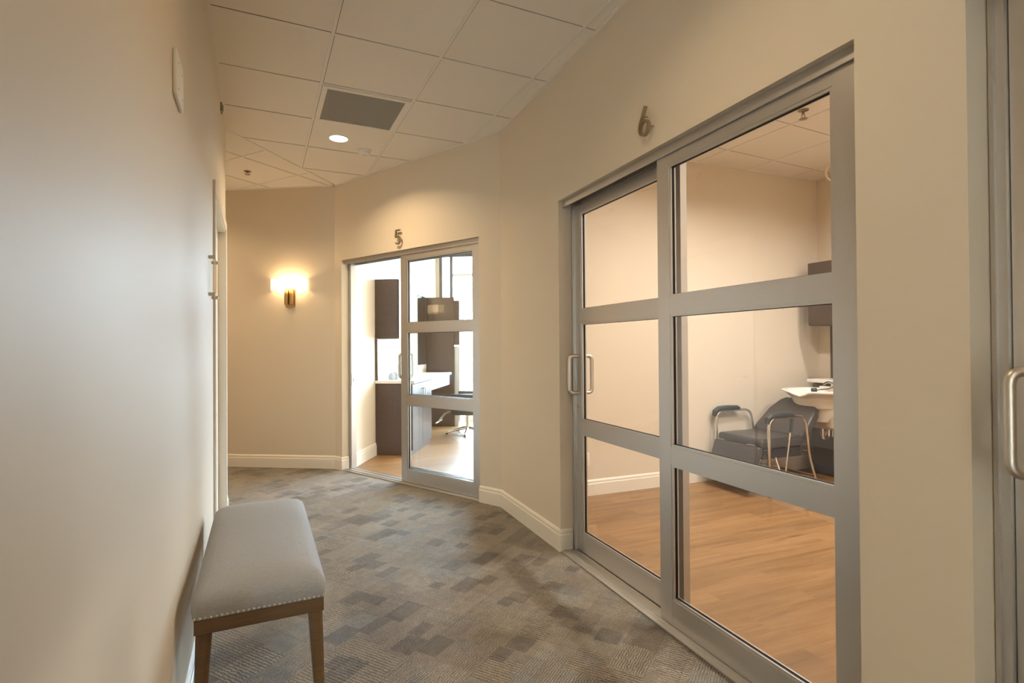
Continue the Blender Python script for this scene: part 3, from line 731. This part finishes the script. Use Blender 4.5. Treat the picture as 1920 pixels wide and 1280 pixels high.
# ------------------------------------------------------------ shampoo chair (local: +x front, y left, floor z=0)
def shampoo_chair(loc, d, label):
    root = empty('shampoo_chair', loc, d, label, 'chair', None)
    # seat
    p = MB(); p.box(-.24, .27, -.255, .255, .385, .475, .032, 4); p.build('seat', m_leather, root)
    p = MB(); p.box(-.22, .24, -.235, .235, .30, .385, .006, 1); part(p.build('seat_skirt', m_leather, root), 'dark vinyl skirt under the seat')
    # footrest folded down, leaning forward at the bottom
    R_ = Matrix.Translation((.262, 0, .405)) @ Matrix.Rotation(math.radians(-20), 4, 'Y')
    p = MB(); p.box(-.02, .045, -.255, .255, -.35, .0, .024, 4, M=R_); fr_ = p.build('footrest', m_leather, root)
    for sy in (-.17, .17):
        p = MB(); p.box(.0, .05, sy-.045, sy+.045, .0, .004, .001, 1, M=R_); p.build('hinge_strip', m_chrome, fr_, smooth=False)
    # backrest: tapered top, reclined
    R_ = Matrix.Translation((-.20, 0, .44)) @ Matrix.Rotation(math.radians(-46), 4, 'Y')
    prof = [(-.262, 0), (.262, 0), (.270, .10), (.245, .30), (.19, .41), (.14, .45), (-.14, .45), (-.19, .41), (-.245, .30), (-.270, .10)]
    b = bmesh.new(); fr = [b.verts.new((.04, y, z)) for y, z in prof]; bk = [b.verts.new((-.05, y, z)) for y, z in prof]
    b.faces.new(fr); b.faces.new(bk[::-1])
    for k in range(len(prof)): b.faces.new((fr[k], bk[k], bk[(k+1) % len(prof)], fr[(k+1) % len(prof)]))
    bmesh.ops.bevel(b, geom=b.edges[:], offset=.026, segments=4, affect='EDGES', profile=.5)
    p = MB(); p._add(b, R_); p.build('backrest', m_leather, root)
    for sy in (-.2, .2): MB().box(-.065, -.048, sy-.012, sy+.012, .02, .33, M=R_).build('back_bracket', m_chrome, root, smooth=False)
    for sy in (-1, 1):
        y = sy*.295
        pts = rounded([(.235, y, .0), (.235, y, .655), (-.20, y, .655), (-.245, y, .30), (-.36, y, .0)], .09, 8)
        p = MB(); p.tube(pts, .0125, 14); af = p.build('arm_frame', m_chrome, root)
        MB().tube([(.235, y, 0.0), (.235, y, .022)], .017, 14).build('rubber_foot', m_black, af); MB().tube([(-.352, y, .0), (-.36+.012, y, .022)], .017, 14).build('rubber_foot', m_black, af)
        pp = [(.262, y, .615), (.252, y, .652), (.21, y, .676), (.10, y, .680), (-.02, y, .676), (-.05, y, .668)]
        p = MB(); p.tube(pp, [.018, .026, .027, .026, .025, .017], 16); p.build('arm_pad', m_black, root)
        # link from the frame to the seat
        MB().tube([(.235, y, .36), (.235, sy*.24, .36)], .009, 10).build('side_bracket', m_chrome, root); MB().tube([(-.238, y, .34), (-.238, sy*.23, .34)], .009, 10).build('side_bracket', m_chrome, root)
    # recline lever on the right-hand side
    p = MB(); p.tube([(.10, .325, .10), (.015, .325, .56)], .008, 10).tube([(.10, .325, .10), (.10, .24, .31)], .008, 8); lv = p.build('recline_lever', m_chrome, root)
    p = MB(); p.tube([(.02, .325, .53), (.0, .325, .645)], [.014, .016], 12); p.build('lever_grip', m_black, lv)
    # cross tubes
    MB().tube([(.235, -.295, .12), (.235, .295, .12)], .011, 10).build('cross_tube', m_chrome, root); MB().tube([(-.314, -.295, .12), (-.314, .295, .12)], .011, 10).build('cross_tube', m_chrome, root)
    return root
shampoo_chair(Vector((4.11, 3.475, 0)), Vector((-1, .03, 0)), 'brown vinyl shampoo chair with chrome arms before the sink in room 6')

# ------------------------------------------------------------ room 6 sink and cabinets (frame: x = D6 along back wall, y toward room = -N6)
BK = A65 + N6*(R6X+.1)                  # back corner of room 6 on the floor
S0 = .15
def base_at(s, off): return BK + D6*s - N6*off
R6D = -N6                               # local x points into the room
root = empty('wall_cabinet', base_at(S0, .0), D6, 'brown wall cabinet high on the back wall of room 6', 'cabinet')
p = MB(); p.box(0, 1.7, -.31, -.002, 1.46, 2.085, .001, 1); p.build('body', m_brown, root, smooth=False)
for i in range(4):
    p = MB(); p.box(i*.425+.003, i*.425+.422, -.33, -.312, 1.463, 2.082, .0015, 1); d_ = p.build('cabinet_door', m_brown, root, smooth=False)
    p = MB(); xh = i*.425+(.385 if i % 2 == 0 else .04); p.tube(rounded([(xh, -.33, 1.5), (xh, -.355, 1.5), (xh, -.355, 1.63), (xh, -.33, 1.63)], .008, 3), .004, 8); p.build('bar_handle', m_steel, d_)
o = MB().box(0, 1.7, -.018, -.002, .93, 1.458).build('back_panel', m_brown, None, smooth=False)
place(o, base_at(S0+.0, 0), D6); tag(o, 'flat brown panel on the wall between cabinet and counter in room 6', 'wall panel')
o = MB().box(-.01, 1.72, -.345, -.002, .900, .932, .003, 2).build('countertop', m_counter, None, smooth=False)
place(o, base_at(S0, 0), D6); tag(o, 'narrow white countertop behind the shampoo sink in room 6', 'countertop')
root = empty('sink_cabinet', base_at(S0, .0), D6, 'dark brown low cabinet under the shampoo sink in room 6', 'cabinet')
p = MB(); p.box(.03, 1.68, -.30, -.002, .0, .898, .001, 1); p.build('body', m_brown, root, smooth=False)
for i in range(3):
    p = MB(); p.box(.033+i*.55, .033+i*.55+.545, -.32, -.302, .10, .89, .0015, 1); p.build('front_panel', m_brown, root, smooth=False)
# shampoo bowl
root = empty('shampoo_bowl', base_at(.46, .362) + Vector((0, 0, 0)), R6D, 'white porcelain shampoo sink bowl behind the brown chair', 'sink')
def bowl_ring(a_, b_, z, notch=0, cx=.24, n_=48, e=2.6, zt=0):
    out = []
    for k in range(n_):
        t = 2*math.pi*k/n_; c_, s_ = math.cos(t), math.sin(t)
        x = a_*math.copysign(abs(c_)**(2/e), c_); y = b_*math.copysign(abs(s_)**(2/e), s_)
        g = math.exp(-((y/.085)**2)) if c_ > 0 else 0
        out.append((cx+x - g*notch*.9, y, z - g*notch + zt*max(0, x)))
    return out
rg = [bowl_ring(.05, .05, .55, 0, .18), bowl_ring(.13, .13, .57, 0, .19), bowl_ring(.150, .18, .66, 0, .19), bowl_ring(.18, .215, .76, .0, .20), bowl_ring(.235, .255, .825, .03), bowl_ring(.262, .292, .840, .040), bowl_ring(.265, .295, .852, .045), bowl_ring(.255, .285, .858, .045), bowl_ring(.222, .245, .854, .040), bowl_ring(.205, .225, .82, .030), bowl_ring(.17, .19, .70, 0, .22), bowl_ring(.10, .11, .635, 0, .19), bowl_ring(.02, .02, .625, 0, .18)]
p = MB(); p.loft(rg); bowl = p.build('basin', m_porc, root)
p = MB(); p.box(.0, .04, -.14, .14, .845, .875, .006, 2); p.build('faucet_deck', m_porc, bowl)
p = MB(); p.lathe([(0, .874), (.022, .874), (.02, .90), (.014, .915), (0, .917)], 20, Matrix.Translation((.03, 0, 0))); p.tube(rounded([(.03, 0, .905), (.10, 0, .925), (.17, 0, .90)], .03, 5), .009, 12)
p.build('faucet', m_chrome, root)
p = MB(); p.tube([(.03, .0, .91), (.04, .075, .93)], .006, 10); p.build('faucet_lever', m_chrome, root)
p = MB(); p.tube([(.455, .115, .870), (.42, .13, .870)], [.017, .02], 16).tube([(.42, .13, .868), (.24, .11, .872), (.06, .06, .882)], .0045, 10); part(p.build('spray_head', m_black, root), 'black spray head lying on rim')
p = MB(); p.box(.0, .26, -.16, .16, .50, .70, .03, 3); part(p.build('bowl_support', m_tan, root), 'tan plastic shroud below the bowl')
# drain
p = MB(); p.tube(rounded([(.18, 0, .56), (.18, 0, .40), (.10, 0, .40), (.10, 0, .50), (.0, 0, .50)], .04, 6), .019, 16)
p.build('drain_pipe', m_chrome, root)
root = empty('shutoff_valve', base_at(.40, .326), R6D, 'chrome shutoff valve with hoses below the shampoo sink', 'valve')
p = MB(); p.tube([(.0, 0, .42), (.07, 0, .42)], .014, 12).lathe([(0, 0), (.028, 0), (.030, .006), (.030, .03), (0, .032)], 20, Matrix.Translation((.07, 0, .42)) @ Matrix.Rotation(math.pi/2, 4, 'Y')); p.build('valve_body', m_chrome, root)
p = MB(); p.tube(rounded([(.04, 0, .43), (.04, 0, .60), (.10, .03, .68)], .05, 5), .008, 10).tube(rounded([(.06, .04, .40), (.06, .04, .56), (.12, .05, .68)], .05, 5), .008, 10); p.build('hose', m_chrome, root)
# ring hanging from the ceiling
root = empty('hanging_ring', (4.72, 3.15, H), None, 'cream ring hanging below the ceiling at back of room 6', 'ring')
vd = Vector((4.72, 3.15, 0)).normalized(); sd = Vector((vd.y, -vd.x, 0))
p = MB(); p.tube([Vector((0, 0, -.165)) + sd*.082*math.cos(t*math.pi/24) + Vector((0, 0, .082*math.sin(t*math.pi/24))) for t in range(48)], .009, 10, closed=True); p.build('ring', m_cable, root)
p = MB(); p.tube([(0, 0, 0), (0, 0, -.083)], .003, 8); p.lathe([(0, 0), (.02, 0), (.02, -.006), (0, -.008)], 20); p.build('hanger', m_cable, root)

def outlet(name, origin, d, s, z, label, kind='outlet'):
    root = empty(name, origin + d*s + Vector((0, 0, z)), d, label, kind)
    p = MB(); p.box(-.036, .036, -.006, 0, -.058, .058, .002, 2); p.build('cover_plate', m_white, root)
    if kind == 'outlet':
        for zz in (-.022, .022):
            p = MB(); p.box(-.017, .017, -.0085, -.005, zz-.015, zz+.015, .003, 2); r_ = p.build('receptacle', m_white, root)
            p = MB()
            for sx in (-.0065, .0065): p.box(sx-.0012, sx+.0012, -.0089, -.0083, zz-.002, zz+.008)
            p.build('slot', m_rubber, r_, smooth=False)
    else:
        p = MB(); p.box(-.008, .008, -.012, -.005, -.016, .016, .002, 1); p.build('toggle', m_white, root)
outlet('wall_outlet', R6L - N6*.02, N6, .66, .31, 'white outlet low on the side wall of room 6')
outlet('light_switch', q1, U5, (P0-q0).dot(U5)-.42, 1.14, 'white light switch on the side wall of room 5', 'light switch')
outlet('wall_outlet', q1, U5, (P0-q0).dot(U5)+.45, 1.09, 'white outlet above the counter in room 5')

# ------------------------------------------------------------ room 5 furniture (frame: x = U5 along the wall, y = -offset)
root = empty('base_cabinet', P0, U5, 'brown base cabinet with two doors in room 5', 'cabinet')
p = MB(); p.box(0, .90, -.43, -.002, .0, .845, .001, 1); p.build('body', m_brown, root, smooth=False)
for i in range(2):
    p = MB(); p.box(.004+i*.449, .446+i*.449, -.45, -.432, .06, .835, .0015, 1); d_ = p.build('cabinet_door', m_brown, root, smooth=False)
    xh = .41 if i == 0 else .49
    p = MB(); p.tube(rounded([(xh, -.45, .62), (xh, -.478, .62), (xh, -.478, .76), (xh, -.45, .76)], .008, 3), .005, 10); p.build('bar_handle', m_steel, d_)
o = MB().box(-.012, 2.04, -.475, -.002, .847, .880, .002, 2).build('countertop', m_counter, None, smooth=False)
place(o, P0, U5); tag(o, 'long white countertop along the side wall of room 5', 'countertop')
o = MB().box(-.0, .018, -.03, -.002, .882, 1.372).build('end_panel', m_brown, None, smooth=False)
place(o, P0, U5); tag(o, 'thin brown strip on the wall between the two cabinets of room 5', 'panel')
root = empty('wall_cabinet', P0, U5, 'brown wall cabinet inside room 5 left of glass doors 5', 'cabinet')
p = MB(); p.box(0, .42, -.275, -.002, 1.375, 2.08, .001, 1); p.build('body', m_brown, root, smooth=False)
p = MB(); p.box(.002, .418, -.295, -.277, 1.378, 2.078, .001, 1); p.build('cabinet_door', m_brown, root, smooth=False)
root = empty('desk_drawer_unit', P0 + U5*.92, U5, 'drawer unit coloured white for window glare, hanging below the countertop in room 5', 'drawers')
p = MB(); p.box(0, 1.10, -.43, -.03, .69, .845, .001, 1); p.build('body', m_whiteglare, root, smooth=False)  # window glare on the drawers is put into the white colour
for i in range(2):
    p = MB(); p.box(.005+i*.55, .545+i*.55, -.448, -.432, .695, .84, .001, 1); d_ = p.build('drawer_front', m_whiteglare, root, smooth=False)
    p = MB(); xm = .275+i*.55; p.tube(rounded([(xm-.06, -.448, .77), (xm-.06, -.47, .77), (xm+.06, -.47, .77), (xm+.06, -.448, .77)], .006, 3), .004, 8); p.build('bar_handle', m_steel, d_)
root = empty('wall_mirror', P0 + U5*.95, U5, 'frameless mirror above the counter in room 5', 'mirror')
p = MB(); p.box(.85, 1.33, -.010, -.002, 1.0, 2.07); p.build('mirror_glass', m_mirror, root, smooth=False)
p = MB(); p.box(.85, 1.33, -.014, -.002, .93, .998); p.build('mirror_ledge', m_trim, root, smooth=False)
o = MB().box(0, .03, -.46, -.002, .0, 2.07, .001, 1).build('partition_panel', m_brown, None, smooth=False)
place(o, P0 + U5*2.32, U5); tag(o, 'tall brown partition panel at the far end of the counter in room 5', 'panel')
root = empty('upper_cabinet', P0 + U5*2.36, U5, 'dark brown hanging cabinet behind the partition panel in room 5', 'cabinet')
p = MB(); p.box(0, .40, -.52, -.002, 1.30, 2.02, .001, 1); p.build('body', m_brown, root, smooth=False)
p = MB(); p.box(.002, .398, -.538, -.521, 1.303, 2.017, .001, 1); p.build('cabinet_door', m_brown, root, smooth=False)
root = empty('drawer_tower', P0 + U5*2.36, U5, 'drawer tower coloured white for window glare beside the storefront window in room 5', 'drawers')
p = MB(); p.box(0, .46, -.52, -.002, .0, 1.28, .001, 1); p.build('body', m_whiteglare, root, smooth=False)  # tower is white because the window glare is in its colour
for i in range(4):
    p = MB(); p.box(.004, .456, -.538, -.521, .08+i*.30, .375+i*.30, .001, 1); d_ = p.build('drawer_front', m_whiteglare, root, smooth=False)
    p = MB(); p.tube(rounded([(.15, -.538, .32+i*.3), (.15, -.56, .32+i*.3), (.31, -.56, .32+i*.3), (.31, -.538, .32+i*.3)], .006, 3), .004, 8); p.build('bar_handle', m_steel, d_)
root = empty('paper_notice', P0 + U5*1.0, U5, 'white paper notice with small grey marks on the mirror in room 5', 'notice')
p = MB(); p.box(0, .45, -.0125, -.0115, 1.29, 1.42); p.build('sheet', m_paper, root, smooth=False)
p = MB()
for k in range(5): p.box(.05+k*.05, .07+k*.05, -.0129, -.0126, 1.37, 1.40); p.box(.05+k*.05, .08+k*.05, -.0129, -.0126, 1.34, 1.345)
p.build('print_marks', m_ink, root, smooth=False)
# items on the counter
root = empty('sink_faucet', P0 + U5*.50 + W5*.12 + Vector((0, 0, .880)), W5, 'curved dark chrome faucet on the counter of room 5', 'faucet')
p = MB(); p.lathe([(0, 0), (.026, 0), (.024, .012), (.014, .02), (.013, .05)], 20); p.tube(rounded([(0, 0, .03), (0, 0, .19), (.10, 0, .20), (.14, 0, .13)], .06, 7), .010, 12); p.build('spout', m_chrome, root)
p = MB(); p.tube([(0, 0, .06), (0, .05, .085)], .006, 10); p.build('lever', m_chrome, root)
root = empty('tissue_bag', P0 + U5*.22 + W5*.16 + Vector((0, 0, .880)), U5, 'crumpled pale blue cloth on the counter of room 5', 'cloth')
mcl = mat('pale blue cloth', (.45, .52, .62), .8)
b = bmesh.new(); bmesh.ops.create_icosphere(b, subdivisions=3, radius=.06)
for v in b.verts:
    k = 1+.25*math.sin(v.co.x*90)*math.cos(v.co.y*70)+random.uniform(-.06, .06); v.co = Vector((v.co.x*k*1.1, v.co.y*k, max(-.028, v.co.z*k*1.0)+.028))
p = MB(); p._add(b); p.build('folded_cloth', mcl, root)
# styling chair facing the mirror (local: +x front)
root = empty('styling_chair', P0 + U5*1.66 + W5*.80, -W5, 'black styling chair with chrome star base before the mirror in room 5', 'chair')
p = MB(); p.box(-.24, .26, -.25, .25, .36, .47, .035, 4); p.build('seat', m_black, root)
Rb = Matrix.Translation((-.22, 0, .43)) @ Matrix.Rotation(math.radians(-24), 4, 'Y')
p = MB(); p.box(-.05, .05, -.25, .25, .0, .32, .035, 4, M=Rb); p.build('backrest', m_leather, root)
for sy in (-.285, .285):
    p = MB(); p.box(-.22, .20, sy-.028, sy+.028, .30, .60, .022, 3); p.build('arm_panel', m_black, root)
p = MB(); p.tube([(0, 0, .08), (0, 0, .36)], .032, 18).box(-.12, .12, -.1, .1, .335, .36, .004, 1); p.build('column', m_chrome, root)
for k in range(5):
    a = k*2*math.pi/5+.35
    p = MB(); p.tube([(.02*math.cos(a), .02*math.sin(a), .085), (.15*math.cos(a), .15*math.sin(a), .065), (.31*math.cos(a), .31*math.sin(a), .028)], [.024, .020, .014], 12); lg = p.build('base_leg', m_chrome, root)
    p = MB(); p.lathe([(0, 0), (.016, 0), (.016, .02), (0, .022)], 14, Matrix.Translation((.31*math.cos(a), .31*math.sin(a), 0))); p.build('glide', m_black, lg)
p = MB(); p.tube(rounded([(.14, 0, .345), (.34, 0, .30), (.44, 0, .17)], .05, 5), .012, 10); fr_ = p.build('footrest_arm', m_chrome, root)
p = MB(); p.tube([(.44, -.19, .17), (.44, .19, .17)], .014, 12); p.build('footrest_bar', m_chrome, fr_)

# storefront window of room 5
root = empty('window_1', B5, W5, 'tall bright storefront window with dark mullions at back of room 5', 'window', None, 'structure')
m_mull = mat('dark bronze mullion', (.10, .095, .10), .4, metal=.4)
p = MB(); p.box(.05, 5.0, .01, .07, .10, .16).box(.05, 5.0, .01, .07, 2.84, 2.90).box(.05, .10, .01, .07, .16, 2.84)
p.build('window_frame', m_mull, root, smooth=False)
xs = [.10, .26, 1.45, 2.65, 3.85, 4.95]
for x in xs[1:]:
    p = MB(); p.box(x-.025, x+.025, .005, .08, .16, 2.84); p.build('mullion', m_mull, root, smooth=False)
p = MB(); p.box(.26, 4.95, .015, .07, 2.50, 2.55); p.build('transom_bar', m_whiteglare, root, smooth=False)
for a, b2 in zip(xs, xs[1:]):
    p = MB(); p.box(a+.02, b2-.02, .035, .041, .16, 2.84); p.build('glass_pane', m_glass, root, smooth=False)
# sky portal at the window
pd = bpy.data.lights.new('window_portal', 'AREA'); pd.shape = 'RECTANGLE'; pd.size = 4.9; pd.size_y = 2.75
pd.cycles.is_portal = True
po = bpy.data.objects.new('window_portal', pd); COL.objects.link(po)
nin = -U5; ctr = B5 + W5*2.5 + U5*.12 + Vector((0, 0, 1.5))
po.matrix_world = Matrix.Translation(ctr) @ (nin.to_track_quat('-Z', 'Y').to_matrix().to_4x4())

# ------------------------------------------------------------ outside
poly('ground', [(B5-W5*25+U5*.16)[:2], (B5+W5*30+U5*.16)[:2], (B5+W5*30+U5*60)[:2], (B5-W5*25+U5*60)[:2]], -.15, -.05, m_conc, 'pale paved ground outside the window', 'ground')
def tree(x, y, h, r, label, seed):
    rnd = random.Random(seed); root = empty('tree', (x, y, -.05), None, label, 'tree', None)
    p = MB(); p.tube([(0, 0, 0), (.05, 0, h*.3), (0, .05, h*.55)], [.16, .12, .08], 12)
    for k in range(6):
        a = k*1.05; p.tube([(0, .03, h*.45), (r*.4*math.cos(a), r*.4*math.sin(a), h*.62), (r*.7*math.cos(a), r*.7*math.sin(a), h*.75)], [.07, .04, .02], 8)
    p.build('trunk', m_bark, root)
    b = bmesh.new()
    for k in range(2600):
        while True:
            v = Vector((rnd.uniform(-1, 1), rnd.uniform(-1, 1), rnd.uniform(-1, 1)))
            if .35 < v.length < 1: break
        c_ = Vector((v.x*r, v.y*r, h*.68+v.z*h*.32)); s_ = rnd.uniform(.09, .18)
        e1 = Vector((rnd.gauss(0, 1), rnd.gauss(0, 1), rnd.gauss(0, 1))).normalized(); e2 = e1.orthogonal().normalized()
        b.faces.new([b.verts.new(c_+e1*s_), b.verts.new(c_+e2*s_*.5), b.verts.new(c_-e1*s_), b.verts.new(c_-e2*s_*.5)])
    me = bpy.data.meshes.new('crown'); b.to_mesh(me); b.free(); o = bpy.data.objects.new('crown', me); COL.objects.link(o); me.materials.append(m_leaf); o.parent = root
tp = B5 + U5*9 + W5*2.0
tree(tp.x, tp.y, 5.6, 1.9, 'leafy green tree outside the storefront window', 3)
tp = B5 + U5*22 + W5*7
tree(tp.x, tp.y, 8, 3.2, 'second leafy tree farther across the paving outside', 4)
root = empty('parked_car', B5 + U5*17 + W5*4.2 + Vector((0, 0, -.05)), W5, 'blue grey car parked outside the storefront window', 'car')
prof = [(-2.1, .35), (-2.15, .75), (-1.9, .95), (-1.2, 1.0), (-.6, 1.42), (.7, 1.45), (1.35, 1.02), (2.05, .88), (2.15, .6), (2.1, .35)]
b = bmesh.new(); a_ = [b.verts.new((x, -.85, z)) for x, z in prof]; c_ = [b.verts.new((x, .85, z)) for x, z in prof]
b.faces.new(a_); b.faces.new(c_[::-1])
for k in range(len(prof)): b.faces.new((a_[k], c_[k], c_[(k+1) % len(prof)], a_[(k+1) % len(prof)]))
bmesh.ops.bevel(b, geom=b.edges[:], offset=.07, segments=3, affect='EDGES', profile=.5)
p = MB(); p._add(b); bd_ = p.build('car_body', m_carpaint, root)
p = MB()
for sy in (-.862, .862): p.prism([(-.95, 1.03), (-.52, 1.34), (.62, 1.36), (1.1, 1.03)], -.004, .004, M=Matrix.Translation((0, sy, 0)) @ Matrix.Rotation(math.pi/2, 4, 'X'))
p.build('side_window', m_rubber, bd_, smooth=False)
for x in (-1.35, 1.35):
    for y in (-.8, .8):
        p = MB(); p.lathe([(0, -.1), (.18, -.11), (.32, -.1), (.33, 0), (.32, .1), (.18, .11), (0, .1)], 24, Matrix.Translation((x, y, .33)) @ Matrix.Rotation(math.pi/2, 4, 'X')); p.build('wheel', m_tyre, root)
